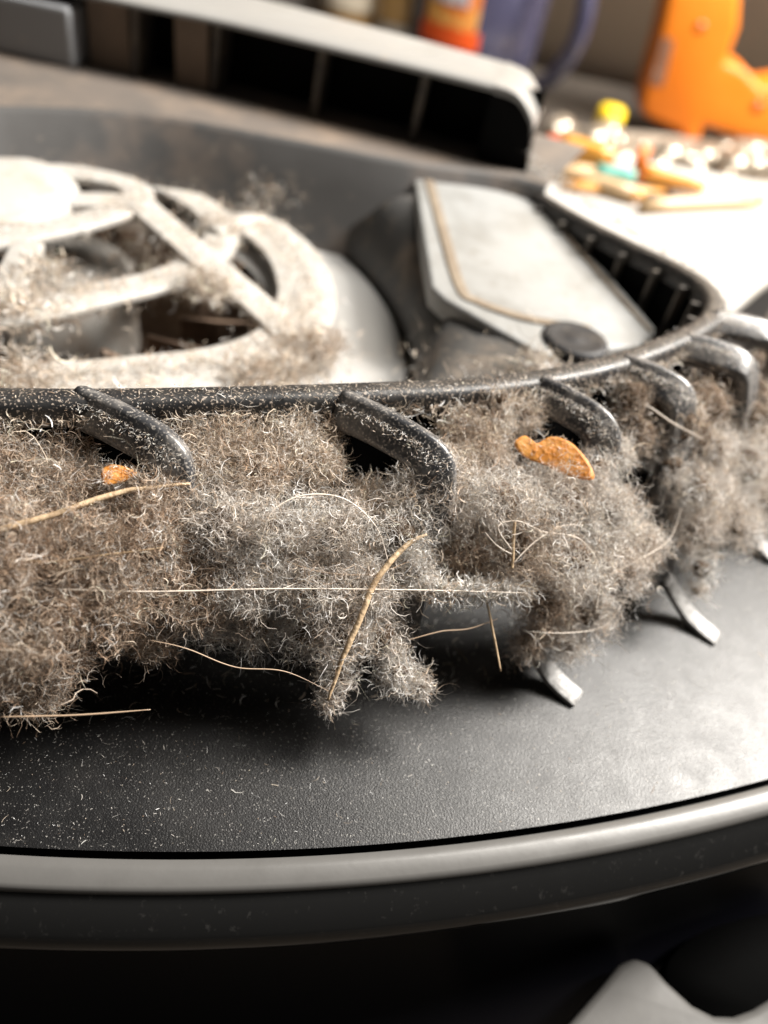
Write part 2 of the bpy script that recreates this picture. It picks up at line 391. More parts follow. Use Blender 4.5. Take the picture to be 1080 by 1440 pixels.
for q in spline(endp, 5):
    k = (q[0] - e0[0])
    rows.append([(q[0], e0[1] - .15 * k, q[2] - 1.6), (q[0], e0[1] - .15 * k - .3, q[2] - .3), (q[0], e0[1] - .15 * k + .7, q[2]), (q[0] + 2, e1[1] - .6 * k, q[2]), (q[0] + 2, e1[1] - .6 * k + .4, q[2] - 2)])
obj('cap_end', *grid(rows), M_topcap, console)
ex = e0[0]
v, f = prism([(ex - 1, e0[1] + 1.2, -4.1), (ex + 10, e0[1] - .5, -4.1), (ex + 9.2, e0[1] - .5, ZT - 7.6), (ex + 7.8, e0[1] - .5, ZT - 3.6), (ex + 4, e0[1] + .3, ZT - .6), (ex - 1, e0[1] + 1.2, ZT - .4)], (1, 13, 0))
obj('end_cheek', v, f, M_bay, rear, smooth=False)
# --- cover plate beside the fan
ZC = -6.5
cov = [(580, 238), (600, 236), (735, 256), (752, 264), (925, 462), (900, 486), (770, 499), (748, 490), (625, 420), (606, 402)]
zc_ = lambda y: ZC - 4.0 * (y - 238) / 262
cp = [P(x, y, zc_(y)) for x, y in cov]
cover = obj('cover_plate', *prism(cp, (0, 0, -4)), M_cover, console, bevel=.8)
gp = spline([P(x, y, zc_(y) + .05) for x, y in [(601, 245), (625, 330), (648, 405), (672, 424), (740, 447), (830, 462)]], 6)
obj('groove', *sweep(gp, rect(2.0, .35, .15)), M_bead, cover)
gp = spline([P(x, y, zc_(y) + .05) for x, y in [(742, 262), (800, 335), (870, 415), (915, 466)]], 6)
obj('groove', *sweep(gp, rect(.8, .35, .15)), M_bead, cover)
c0 = P(808, 480, zc_(480))
foot_o = obj('rubber_foot', *lathe([(0, -5), (5.4, -5), (5.6, 0), (5.2, .7), (4.4, .9), (3.8, .7), (1.6, .6), (1.2, .8), (0, .8)], c0, 28), M_screw, console)
# ribs standing on the inside of the rim wall, seen round the corner
inw = rim_offset(-3.2); tt = np.gradient(rim2, axis=0); tt /= np.linalg.norm(tt, axis=1)[:, None]
sel = [i for i in range(len(rim2)) if rim2[i][1] > 108]
for i in sel[2::5]:
    p = inw[i]; nrm = np.array((tt[i][1], -tt[i][0]))
    a = p - nrm * 1.6; hw = tt[i] * .45
    o = [(*(p + hw), -13), (*(p - hw), -13), (*(a - hw), -13), (*(a + hw), -13)]
    obj('wall_rib', *prism(o, (0, 0, 11.4 + rimz[i])), M_mull, console, smooth=False, bevel=.2)
# --- fan: plate, guard rings and spokes, rotor
def clip_front(p):                                  # keep the plate inside the well
    d0 = np.hypot(*(inner_line - p[:2]).T); i = int(np.argmin(d0)); nrm = np.array((tt[i][1], -tt[i][0]))
    s = (p[:2] - inner_line[i]) @ nrm
    return np.array((*(p[:2] - nrm * (s + .8)), p[2])) if s > -.8 else p
rows = []
for r, z in ((50, ZF + .6), (56, ZF + .9), (64, ZF + .3), (71.5, ZF), (72.3, ZF - .5), (72.4, ZF - 2.5)):
    rows.append([clip_front(np.array((*(FC + r * np.array((math.cos(a), math.sin(a)))), z))) for a in np.linspace(-math.pi * .45, math.pi * .65, 120)])
obj('fan_plate', *grid(rows), M_plate, console)
ZB = -44.0
obj('fan_pit', *grid([at_z(sl * 0 + np.c_[np.linspace(-170, 10, 60), np.full(60, y)], ZB) for y in (62, 110, 190)]), M_blade, console)
guard = bpy.data.objects.new('fan_guard', None); C.objects.link(guard); guard.parent = console
gl = np.array((FC[0] * S, FC[1] * S, (ZF + TZ) * S)); guard.location = Vector(gl) - console.location
def bar(name, px, zs, wd, th, m=M_white, n=8):
    pts = [P(x, y, z) for (x, y), z in zip(px, zs if hasattr(zs, '__len__') else [zs] * len(px))]
    path = spline(pts, n); path = resample(path, len(path))
    o = obj(name, *sweep(path, rect(wd, th, min(wd, th) * .3)), m, guard)
    return path
outer_px = [(-150, 206), (-60, 209), (40, 217), (140, 233), (240, 263), (330, 300), (400, 348), (430, 405), (420, 455), (385, 492), (310, 517), (190, 532), (60, 545), (-80, 556)]
path_o = bar('ring', outer_px, -18.5, 10.5, 1.3)
ring2_px = [(-120, 470), (-40, 452), (60, 437), (140, 417), (220, 398), (275, 376), (308, 345), (305, 312), (270, 283), (215, 258), (140, 240), (40, 228), (-60, 222)]
path_2 = bar('ring', ring2_px, [-16] * 4 + [-16.5] * 9, 6.4, 1.5)
ring1_px = [(-90, 348), (0, 338), (70, 325), (130, 310), (180, 293), (196, 276), (178, 261), (130, 249), (60, 240), (-40, 233)]
path_1 = bar('ring', ring1_px, -13.5, 5.8, 1.4)
path_s = bar('spoke', [(192, 285), (235, 322), (300, 378), (360, 428), (405, 470)], [-13, -14, -16, -17.5, -18], 6.0, 1.5)
bar('spoke', [(20, 272), (80, 282), (150, 284), (195, 286)], -13, 5.5, 1.4)
bar('spoke', [(300, 330), (345, 312), (372, 312)], [-16, -17, -18], 3.4, 2.6)
bar('spoke', [(40, 345), (20, 390), (0, 440)], [-13.5, -14.5, -16], 5.0, 1.5)
hub = P(-20, 262, -12.5)
obj('hub', *lathe([(0, 1.2), (8, 1.2), (14.5, .6), (15.6, -.4), (15.6, -2.4)], hub, 40), M_white, guard)
rc = P(60, 400, -24)
obj('rotor', *lathe([(0, 1), (15, 1), (17, -.5), (17.5, -16)], (rc[0] - 4, rc[1] + 6, rc[2]), 40), M_rotor, guard)
for k in range(22):
    a = 2 * math.pi * k / 22
    pts = [np.array((rc[0] - 4 + r * math.cos(a + r * .012), rc[1] + 6 + r * math.sin(a + r * .012), -31)) for r in (30, 36, 42, 48)]
    if pts[-1][1] < 72: continue
    obj('fan_blade', *sweep(pts, rect(.9, 13)), M_blade, guard, smooth=False)

# ================================================================== things behind the console
exec_bg = True
# white panel to the right, lying on a dark crate
M_paper = mat('bright white panel', (.44, .43, .415), .5, .3, vary=[(14, .45, .75, (.36, .33, .285))])
ZW = -30.0
wp = [P(x, y, ZW) for x, y in [(836, 368), (905, 405), (1000, 462), (1075, 398), (1150, 345), (1110, 262), (770, 200), (730, 235)]]
tag(obj('white_panel', *prism(wp, (0, 0, -4)), M_paper, bevel=1.2), 'bright white side panel lying flat beyond the intake rim, tools on it', 'panel')
wc = np.mean(wp, axis=0); base = [wc + (p - wc) * np.array((.93, .93, 0)) + (0, 0, -4.0) for p in wp]
M_crate = mat('black storage box', (.012, .012, .013), .5, .4)
tag(obj('storage_box', *prism(base, (0, 0, -51)), M_crate, smooth=False, bevel=1.5), 'black box under the white side panel', 'box')
# tools lying on the white panel
def tool(label, name, cat, a, b, z, parts, group=None):
    A = P(*a, z); B = P(*b, z); d = B - A; L_ = np.linalg.norm(d); d /= L_
    o = thing(name, label, cat, (A + B) / 2 - (0, 0, 0), group)
    for pname, t0, t1, r0, r1, m in parts:
        r0, r1 = r0 * 1.0, r1 * 1.0
        p = [A + d * L_ * (t0 + (t1 - t0) * q) for q in np.linspace(0, 1, 6)]
        p = [x + (0, 0, max(r0, r1)) for x in p]
        obj(pname, *sweep(p, circ(1, 12), scale=np.linspace(r0, r1, 6)), m, o)
col = lambda n_, c, r=.4: mat(n_, c, r, .5)
m_or, m_ye, m_pe, m_te, m_dk, m_re = col('orange handle plastic', (.62, .15, .015)), col('amber handle plastic', (.62, .28, .04)), col('cream wood', (.52, .36, .20)), col('teal plastic', (.08, .30, .25)), col('dark steel', (.04, .04, .04), .3), col('red orange tip', (.75, .14, .05))
tool('amber screwdriver with a red orange tip on the white panel', 'screwdriver', 'screwdriver', (764, 214), (880, 252), ZW, [('tip', 0, .2, 2.2, 3.6, m_re), ('handle', .18, .75, 3.8, 4.0, m_ye), ('shaft', .74, 1, 1.8, 1.8, m_pe)])
tool('amber screwdriver with a round orange collar beside the teal marker', 'screwdriver', 'screwdriver', (884, 252), (985, 278), ZW, [('collar', 0, .15, 5.5, 5.5, m_or), ('handle', .14, 1, 3.0, 2.0, m_ye)])
tool('teal capped marker lying among the amber tools', 'marker pen', 'pen', (800, 250), (885, 266), ZW, [('barrel', 0, .4, 2.4, 2.4, m_pe), ('cap', .38, 1, 3.0, 3.0, m_te)])
tool('thin dark steel rod on the white panel', 'steel rod', 'rod', (890, 276), (975, 296), ZW, [('shaft', 0, .5, 1.2, 1.4, m_dk), ('grip', .48, 1, 2.0, 2.0, m_dk)])
tool('pale wooden stick nearest the intake rim on the white panel', 'wooden stick', 'stick', (768, 248), (900, 290), ZW, [('shaft', 0, .9, 2.6, 2.6, m_pe), ('tip', .9, 1, 2.6, 1.0, m_ye)])
tool('cream wooden stick under the teal marker', 'wooden stick', 'stick', (900, 300), (1070, 292), ZW, [('shaft', 0, .9, 2.2, 2.2, m_pe), ('tip', .9, 1, 2.2, 1.0, m_ye)])
tool('orange handled screwdriver with a dark shaft behind the amber ones', 'screwdriver', 'screwdriver', (790, 222), (930, 262), ZW, [('handle', 0, .5, 3.2, 3.6, m_or), ('shaft', .5, 1, 1.2, 1.2, m_dk)])
tool('thin amber rod crossing the pale wooden stick', 'amber rod', 'rod', (790, 268), (960, 284), ZW, [('shaft', 0, .8, 1.6, 1.6, m_ye), ('tip', .8, 1, 1.6, .6, m_or)])
for o in bpy.data.objects:
    if o.name.startswith(('amber rod', 'marker pen', 'steel rod', 'wooden stick')): o.name = o.name.replace(' ', '_')
# tray of small clear beads behind
M_tray = mat('beige tray', (.33, .28, .22), .5, .4, vary=[(30, .4, .7, (.22, .19, .16))])
tp = [P(x, y, -80) for x, y in [(765, 172), (1110, 205), (1150, 300), (800, 230)]]
tray = tag(obj('tray', *prism(tp, (0, 0, -5)), M_tray, bevel=1), 'low beige tray heaped with small clear beads below the orange gun', 'tray')
M_clear = mat('clear plastic bead', (.34, .29, .23), .14, .6, metal=.4, trans=.2)
bv, bf = lathe([(0, 8), (4, 7.2), (7, 4), (7.6, .5), (6, -3), (0, -4)], (0, 0, 0), 14)
bead0 = None
for k in range(46):
    px = 775 + 320 * rng.random(); py = 180 + (px - 770) * .13 + 42 * rng.random()
    p = P(px, py, -76)
    if bead0 is None:
        b = obj('bead', np.array(bv) + p, bf, M_clear, base=p); bead0 = b
    else:
        b = bead0.copy(); C.objects.link(b); b.location = (p[0] * S, p[1] * S, (p[2] + TZ) * S)
        k_ = .6 + .7 * rng.random(); b.scale = (k_, k_, k_)
    tag(b, 'small glinting clear bead in the beige tray', 'bead', 'clear beads heaped in the tray')
yp = P(853, 180, -74)
tag(obj('yellow_cap', *lathe([(0, 12), (6, 12), (8, 10), (8, -2), (5, -4), (0, -4)], yp, 18), col('yellow plastic', (.9, .62, .02)), base=yp), 'bright yellow plastic cap among the clear beads', 'cap')
# orange gun
gy = 560.0
gun_px = [(950, -60), (1046, -60), (1040, 40), (1022, 88), (1050, 98), (1072, 125), (1110, 118), (1190, 150), (1190, 222), (1080, 206), (1030, 192), (990, 178), (984, 200), (962, 203), (956, 186), (920, 172), (900, 160), (908, 120), (930, 40)]
gp3 = [PY(x, y, gy) for x, y in gun_px]
gun = thing('heat_gun', 'orange plastic heat gun resting behind the tray of beads', 'heat gun', (gp3[14][0], gy + 20, -85))
m_gun = mat('orange gun plastic', (.62, .16, .008), .45, .35, vary=[(14, .45, .7, (.66, .20, .014))])
obj('body', *prism(gp3, (0, 42, 0)), m_gun, gun, bevel=6)
lab = [PY(x, y, gy - .6) for x, y in [(915, 118), (932, 52), (948, 56), (932, 122)]]
obj('label_plate', *prism(lab, (0, 1.5, 0)), mat('brown label', (.16, .08, .05), .5, .3, vary=[(90, .55, .65, (.32, .26, .22))]), gun, smooth=False)
cap = [PY(x, y, gy + 4) for x, y in [(1018, 2), (1046, 6), (1050, -60), (1022, -60)]]
obj('nozzle', *prism(cap, (6, 30, 0)), m_dk, gun, bevel=2)
v, f = box(gp3[12][0] - 22, gp3[12][0] + 60, gy - 4, gy + 46, -85, gp3[13][2] + 1)
obj('stand', v, f, m_dk, gun, smooth=False, bevel=2)
sc_ = PY(985, 38, gy - .4); obj('screw', *sweep([sc_, sc_ + (0, 2, 0)], circ(3, 12)), col('dark orange recess', (.35, .08, .01)), gun)
sc_ = PY(1066, 150, gy - .4); obj('screw', *sweep([sc_, sc_ + (0, 2, 0)], circ(3.5, 12)), col('dark orange recess', (.35, .08, .01)), gun)
# mug
mc = P(700, 150, -85); mc = np.array((mc[0] - 26, 590., -85))
mug = thing('mug', 'glazed blue purple mug with an orange and white emblem behind the console', 'mug', mc)
m_mug = mat('purple blue glaze', (.045, .043, .075), .18, .6, vary=[(60, .5, .7, (.08, .078, .12))], coat=.5)
obj('cup', *lathe([(0, 0), (36, 0), (41, 4), (43.5, 30), (44, 98), (42, 100), (40.5, 97), (40, 8), (0, 6)], mc, 40), m_mug, mug)
hpx = [(40, 0, 84), (60, -2, 88), (76, -4, 72), (78, -4, 45), (64, -2, 20), (41, 0, 12)]
obj('handle', *sweep(spline([mc + np.array((h[0] * .80, -h[0] * .60, h[2])) for h in hpx], 6), [(5 * math.cos(a) * 1.1, 4 * math.sin(a)) for a in np.linspace(0, 2 * math.pi, 12, endpoint=False)], up=(0, 1, 0)), m_mug, mug)
def decal(name, a0, a1, z0, z1, m, par=mug, r=44.6):
    rows = [[mc + (r * math.sin(a), -r * math.cos(a), z) for a in np.linspace(a0, a1, 10)] for z in np.linspace(z0, z1, 4)]
    obj(name, *grid(rows), m, par)
m_em = mat('emblem orange', (.78, .22, .04), .3, .5, vary=[(60, .5, .6, (.8, .45, .12))]); m_ew = mat('emblem white', (.65, .62, .62), .3, .5, vary=[(90, .45, .6, (.35, .25, .3))])
decal('emblem', -.75, .05, 40, 88, m_em); decal('emblem_band', -.65, -.1, 52, 72, m_ew, r=45.0); decal('emblem_base', -.8, .12, 30, 40, col('emblem red', (.80, .10, .015)))
# jars and tins at the back
def jar(px, wd, label, m1, m2, y=600., h=150):
    c = PY(px, 30, y); c = np.array((c[0], y, -85.))
    o = thing('jar', label, 'jar', c, None)
    obj('body', *lathe([(0, 0), (wd * .92, 0), (wd, 5), (wd, h * .7), (wd * .85, h * .8), (wd * .6, h * .86), (wd * .6, h), (0, h)], c, 28), m1, o)
    obj('label_band', *lathe([(wd + .4, h * .2), (wd + .4, h * .6)], c, 28), m2, o)
m_gold = mat('amber glass', (.42, .25, .09), .15, .6, coat=.4); m_cr = col('cream paper', (.75, .66, .52)); m_blk = col('dark jar', (.03, .03, .035), .25); m_gl = col('pale glass', (.5, .47, .42), .12)
jar(492, 20, 'amber glass jar with a cream band behind the console', m_gold, m_cr, 610)
jar(566, 20, 'pale glass jar with an amber band beside the dark jar', m_gl, m_gold, 600)
jar(622, 15, 'dark narrow jar standing next to the mug', m_blk, m_blk, 620)
jar(405, 22, 'grey jar farthest from the mug behind the silver casing', col('grey jar', (.25, .23, .21), .3), m_gl, 640)

# ================================================================== dust
RD = resample(rim2, 300)
RT = np.gradient(RD, axis=0); RT /= np.linalg.norm(RT, axis=1)[:, None]; RN = np.c_[RT[:, 1], -RT[:, 0]]
def outside(xy):                                     # distance outwards from the rim
    i = int(np.argmin(((RD - xy) ** 2).sum(1))); return float((xy - RD[i]) @ RN[i])
def Q(px, py, b=0.0):                                # on the dust slope between rim and shell, raised by b mm
    d = ray(px, py); lo_, hi_ = 30.0, 200.0
    g = lambda t_: (EYE + d * t_)[2] - (-1.05 * max(outside((EYE + d * t_)[:2]), -1.0) + b * 1.45)
    ts = np.linspace(lo_, hi_, 60); prev = ts[0]
    for t_ in ts[1:]:
        if g(t_) < 0: lo_, hi_ = prev, t_; break
        prev = t_
    for _ in range(18):
        m_ = (lo_ + hi_) / 2
        if g(m_) < 0: hi_ = m_
        else: lo_ = m_
    return EYE + d * hi_
def wave(p, s, k):
    q = p * s + k * 1.7
    return (np.sin(q[:, 0] + 1.3 * np.sin(q[:, 1] * 1.1 + k)) + np.sin(q[:, 1] * 1.2 + 1.2 * np.sin(q[:, 2] * .9)) + np.sin(q[:, 2] * 1.1 + 1.1 * np.sin(q[:, 0] * 1.3))) / 3
M_core = mat('shade dark dust core', (.06, .04, .027), .95, .1, bump=[(500, .4), (1500, .2)], vary=[(180, .4, .7, (.12, .085, .06))])  # opaque core added to stop light; crevice shade is in its dark colour
icov, icof = None, None
_bm = bmesh.new(); bmesh.ops.create_icosphere(_bm, subdivisions=3, radius=1)
icov = np.array([v.co[:] for v in _bm.verts]); icof = [tuple(v.index for v in f.verts) for f in _bm.faces]; _bm.free()
def blob_surface(dirs, k): return 1 + .26 * wave(dirs, 2.6, k) + .18 * wave(dirs, 6.0, k + 3) + .10 * wave(dirs, 13.0, k + 5)
def clump(label, blobs, wts, layers=40, length=2.0, width=.095, curl=1.2, core=.40, group='dust clumps packed between the intake ribs'):
    cs = [(Q(x, y, b), r) for x, y, r, b, *_ in blobs]; pal = [(q[4] if len(q) > 4 else wts) for q in blobs]
    base = np.mean([c for c, r in cs], axis=0); base[2] = min(c[2] for c, r in cs)
    o = thing('dust_clump', label, 'dust', base, group)
    parts, cv, cf_ = [], [], []
    for k, (c, r) in enumerate(cs):
        dist = (c - EYE) @ fwd; R = r * dist / F; seed = c[0] * .37 + c[1] * .21 + k
        nf = int(layers * math.pi * r * r / 85)
        u = rng.normal(size=(nf, 3)); u /= np.linalg.norm(u, axis=1)[:, None]
        rr = rng.random(nf) ** .42 * (1 + .10 * np.abs(rng.normal(size=nf)))
        p = c + u * (R * .92 * rr * blob_surface(u, seed))[:, None] * np.array((1, 1, .95))
        cl = palette(nf, pal[k])
        br = np.clip(.5 + 1.1 * wave(p, .55, 2.0) + .5 * wave(p, 1.7, 5.0), 0, 1)[:, None]
        cl = cl * (1 - .24 * br) + cl * np.array((.80, .60, .44)) * .24 * br
        void = .7 * wave(p, .6, 9.0) + .7 * wave(p, 1.6, 4.0) + .25 * rng.normal(size=nf)
        z_ok = (p[:, 2] > -30) & (void > -.22)
        p, cl = p[z_ok], cl[z_ok]
        nn = len(p); h = int(nn * .68)
        parts.append(fibres(p[:h], length * .95, width * .42, curl * 1.5, cl[:h], 6, jitter=.5))
        parts.append(fibres(p[h:], length * .75, width * .66, curl * 2.2, cl[h:], 5, jitter=.5))
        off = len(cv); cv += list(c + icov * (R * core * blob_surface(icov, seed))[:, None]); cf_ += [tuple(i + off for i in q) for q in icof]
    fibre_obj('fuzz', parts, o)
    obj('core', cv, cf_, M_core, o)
    return o
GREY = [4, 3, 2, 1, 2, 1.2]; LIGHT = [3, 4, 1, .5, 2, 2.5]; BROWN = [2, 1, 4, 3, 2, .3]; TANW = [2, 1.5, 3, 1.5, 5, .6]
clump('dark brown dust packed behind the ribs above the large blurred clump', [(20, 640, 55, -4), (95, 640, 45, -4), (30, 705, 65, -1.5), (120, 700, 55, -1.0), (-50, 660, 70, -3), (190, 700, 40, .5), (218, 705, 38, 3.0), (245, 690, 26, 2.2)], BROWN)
clump('large soft brown grey clump overhanging the shell under the long straw', [(20, 780, 85, 3), (120, 775, 72, 2.8), (210, 760, 66, 2.2), (60, 850, 85, 3), (165, 835, 66, 2), (20, 930, 60, 1.0), (95, 915, 48, .5), (250, 825, 60, .8), (-60, 860, 110, 3), (210, 890, 42, -2), (-50, 960, 60, 1), (60, 975, 34, -.5)], [1.5, .6, 4, 5, 1.2, .15])  # brown weights: browner dust, plus the lower left shade put into the colour
clump('tan dust filling the gap between the two middle ribs', [(270, 600, 34, -2.8), (330, 610, 46, -2.2), (400, 613, 46, -2.2), (450, 606, 32, -2.8), (285, 655, 48, -.8), (365, 665, 55, -.2), (440, 655, 46, -.8), (520, 715, 46, -.5), (250, 690, 36, 0)], TANW)
clump('wide grey clump hanging off the middle rib beside the straw stalk', [(310, 735, 62, 1.5), (395, 745, 68, 2.2), (480, 750, 62, 2.4), (560, 745, 56, 2.4), (345, 815, 56, 1.8), (435, 820, 58, 2.2), (515, 815, 55, 2.6), (580, 800, 38, 2.4), (360, 880, 42, -1.8), (430, 890, 44, -.2), (490, 890, 46, 1.8), (540, 895, 42, 2.2), (560, 945, 34, 2.2), (478, 945, 32, 1.6), (466, 985, 18, 1.2), (592, 968, 17, 2.4), (625, 725, 42, 1.6), (575, 692, 34, 2.8), (615, 694, 34, 3.4), (300, 870, 40, -2.2)], LIGHT)
clump('rounded clump of curly grey dust under the large orange flake', [(640, 690, 56, 1.4), (705, 705, 68, 2.4), (785, 705, 70, 2.8), (855, 720, 58, 2.8), (905, 765, 38, 2.2), (838, 655, 34, 3.2), (868, 636, 28, 2.6), (720, 770, 66, 2.0, BROWN), (800, 780, 72, 3.0), (872, 805, 46, 2.4), (770, 850, 50, .8, BROWN), (830, 860, 40, 1.2), (795, 905, 30, .2), (650, 770, 44, .4, BROWN), (745, 905, 28, -1.2, BROWN), (700, 815, 30, 1.5)], LIGHT)  # BROWN on the lower blobs puts the underside shade into the fibre colour
clump('tan dust heaped against the rim beside the large orange flake', [(645, 600, 36, -1.5), (690, 588, 36, -.6), (735, 582, 34, -.6), (680, 636, 44, 0), (705, 560, 18, .6), (622, 650, 34, .4), (655, 655, 30, 1.0)], TANW)
clump('upright grey clump draped over the rib with a bare curved foot', [(985, 690, 54, 2.2), (1045, 655, 56, 2.2), (978, 750, 44, 2.0), (1030, 735, 48, 2.2), (985, 800, 28, 1.6), (1075, 700, 46, 2.0), (940, 650, 40, .2), (1000, 635, 46, 1.4), (1120, 660, 66, 2), (978, 830, 14, 1.2)], LIGHT)
clump('low tan dust clogging the rib gaps at the curved corner of the rim', [(885, 560, 32, -1), (930, 578, 38, -.8), (985, 572, 42, -.2), (1045, 588, 46, .4), (1060, 530, 38, -.8), (1010, 532, 34, -.8), (890, 610, 36, -.4), (1095, 560, 46, -.2), (970, 615, 38, .2), (930, 545, 30, -1), (958, 590, 36, 1.6), (1050, 555, 38, .8)], TANW, core=.75)
clump('small tan tuft behind the farthest rib beside the white panel', [(1075, 480, 40, -1), (1072, 505, 40, -.9), (1095, 495, 36, -.9)], TANW, core=.62)

# fuzz on the fan guard, blown dust on shell and rim
def along(path, n_, spread, drop=0): 
    i = rng.integers(0, len(path) - 1, n_); return path[i] + rng.normal(size=(n_, 3)) * spread + np.array((0, 0, drop))
parts = []
sel_ = path_2[2:-25]
parts.append(fibres(along(sel_, 2000, (1.8, 1.8, 1.1), -.4), 2.2, .12, 1.0, palette(2000, TANW), 5))
parts.append(fibres(along(path_1[4:-14], 900, (1.6, 1.6, .9), -.3), 2.0, .12, 1.0, palette(900, TANW), 5))
parts.append(fibres(along(path_o[40:], 2200, (2.0, 2.0, .8), 1.2), 1.8, .11, 1.0, palette(2200, TANW), 5))
parts.append(fibres(along(path_s, 700, (1.6, 1.6, .8), .6), 1.6, .11, 1.0, palette(700, TANW), 5))
for x, y, r, z, nn in [(440, 485, 4.5, -18, 1500), (395, 520, 4, -18, 900), (350, 535, 3.5, -18, 700), (20, 530, 5, -17, 900), (60, 385, 4, -14, 400), (380, 265, 5, -14, 900), (290, 400, 3.5, -15, 900), (190, 355, 4, -20, 350), (310, 320, 3, -16, 600), (20, 430, 5, -15, 900), (610, 505, 5, -16, 60), (760, 508, 3, -9, 220), (690, 540, 6, -10, 80), (160, 215, 4, -14, 250)]:
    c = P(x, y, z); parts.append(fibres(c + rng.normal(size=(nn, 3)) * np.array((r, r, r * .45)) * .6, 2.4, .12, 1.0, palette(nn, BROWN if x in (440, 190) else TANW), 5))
tag(fibre_obj('fan_fuzz', parts), 'tan fuzz clinging to the white fan guard and the floor round it', 'dust', kind='stuff')
def lay(n_, length, width, u0, u1, wts, curl=.8):
    k = rng.integers(0, 149, n_); u = (u0 + (u1 - u0) * rng.random(n_) ** 1.5)[:, None]; f_ = rng.random(n_)[:, None]
    a = inner[k] * (1 - f_) + inner[k + 1] * f_; b = ecurve[k] * (1 - f_) + ecurve[k + 1] * f_
    p = a * (1 - u) + b * u; z = -28.0 + (ZE + 28.0) * (u ** .8) + .10
    p = np.c_[p, z]
    V, Fq, c = fibres(p, length, width, curl, palette(n_, wts), 3)
    zc = np.repeat(p[:, 2], 8); V[:, 2] = zc + (V[:, 2] - zc) * .15
    return V, Fq, c
parts = [lay(5000, .2, .04, .2, .99, GREY), lay(450, .8, .04, .3, .98, LIGHT, 1.2), lay(1500, 1.1, .09, .15, .5, GREY, 1.4)]
tag(fibre_obj('settled_dust', parts), 'fine pale specks and lint scattered over the black outer shell', 'dust', kind='stuff')
i = rng.integers(0, 149, 2600); ofs = -2.9 + 3.1 * rng.random(2600)
tq = np.gradient(rim2, axis=0); tq /= np.linalg.norm(tq, axis=1)[:, None]; nq = np.c_[tq[:, 1], -tq[:, 0]]
p = rim2[i] + tq[i] * rng.random((2600, 1)) * 2 + nq[i] * ofs[:, None]; p = np.c_[p, .12 - np.clip(ofs, 0, 1) * 2]
V, Fq, c_ = fibres(p, .42, .06, 1.5, palette(2600, TANW), 3); zc = np.repeat(p[:, 2], 8); V[:, 2] = zc + (V[:, 2] - zc) * .35
i = rng.integers(0, 149, 2600); p2 = np.c_[rim2[i] + tq[i] * rng.random((2600, 1)) * 2 + nq[i] * .6, -1.4 - 1.4 * rng.random(2600)]
rl = []
for pth in rib_paths:
    m_ = 1500; i = rng.integers(0, 15, m_); q = pth[i] + (pth[i + 1] - pth[i]) * rng.random((m_, 1)); q = q + np.c_[rng.normal(size=(m_, 2)) * 1.1, np.full(m_, 1.35)]
    v_, f_, k_ = fibres(q, .38, .045, 1.4, palette(m_, GREY), 3); zc = np.repeat(q[:, 2], 8); v_[:, 2] = zc + (v_[:, 2] - zc) * .3; rl.append((v_, f_, k_))
tag(fibre_obj('rim_lint', rl + [(V, Fq, c_), fibres(p2, 1.5, .10, 1.3, palette(2600, TANW), 5)]), 'tan lint caught along the top of the black rim and its ribs', 'dust', kind='stuff')

# ------------------------------------------------------------------ straws, hairs, flakes
M_straw = mat('dry straw', (.52, .39, .25), .5, .4, bump=[(1500, .2)], vary=[(900, .4, .65, (.36, .25, .15))])
M_hair = mat('pale hair', (.66, .58, .50), .4, .6)
M_hairb = mat('brown hair', (.40, .29, .20), .4, .6)
def strand(name, cat, label, px, r, m, bs=2.5, group=None, tip=.4):
    if not hasattr(bs, '__len__'): bs = [bs] * len(px)
    pts = [Q(x, y, b + 1.5) for (x, y), b in zip(px, bs)]
    path = spline(pts, 8); n_ = len(path); r = r * .85; s_ = np.interp(np.linspace(0, 1, n_), [0, .25, .7, 1], [tip, 1, 1, tip]) * r * .8
    path = path + np.c_[wave(path, 1.9, 1), wave(path, 2.1, 4), wave(path, 1.7, 7)] * r * .15
    tag(obj(name, *sweep(path, circ(1, 7), up=(.3, .5, .8), scale=s_), m), label, cat, group)
strand('straw', 'straw', 'thick bent straw stalk standing in the wide grey clump', [(600, 752), (570, 768), (530, 815), (502, 880), (480, 930), (462, 985)], .48, M_straw, [4.0, 4.2, 4.4, 4.6, 4.2, 3.4])
strand('straw', 'straw', 'long curved straw lying across the large soft brown clump', [(-60, 765), (0, 745), (80, 722), (170, 692), (268, 680)], .44, M_straw, [5, 4.6, 4, 3, 2])
strand('hair', 'hair', 'long straight white thread stretched across the front of the dust', [(40, 826), (200, 832), (400, 828), (600, 830), (742, 834)], .12, M_hair, [4, 4, 4.2, 4.4, 4.6], 'hairs caught in the dust')
strand('hair', 'hair', 'pale hair arching over the top of the wide grey clump', [(372, 740), (388, 714), (430, 696), (485, 702), (528, 740), (546, 790)], .13, M_hair, 4.2, 'hairs caught in the dust')
strand('hair', 'hair', 'tan hair sagging behind the straw stalk', [(400, 788), (450, 804), (520, 808), (575, 790)], .14, M_hairb, 3.0, 'hairs caught in the dust')
strand('hair', 'hair', 'pale looping hair on the rounded clump, its long end curling down', [(682, 748), (700, 768), (722, 778), (700, 742), (728, 733), (765, 748), (815, 758), (843, 800), (838, 862)], .13, M_hair, 5.0, 'hairs caught in the dust')
strand('hair', 'hair', 'short pale hair crossing the looping hair on the rounded clump', [(722, 792), (752, 762), (790, 740), (820, 738)], .12, M_hair, 5.2, 'hairs caught in the dust')
strand('hair', 'hair', 'pale hair curling off the lower side of the rounded clump', [(828, 818), (862, 806), (892, 790), (940, 760), (958, 715)], .09, M_hair, 3.2, 'hairs caught in the dust')
strand('hair', 'hair', 'stiff white hair poking from the dust at the curved corner', [(908, 568), (945, 594), (990, 618)], .17, M_hair, 2.2, 'hairs caught in the dust')
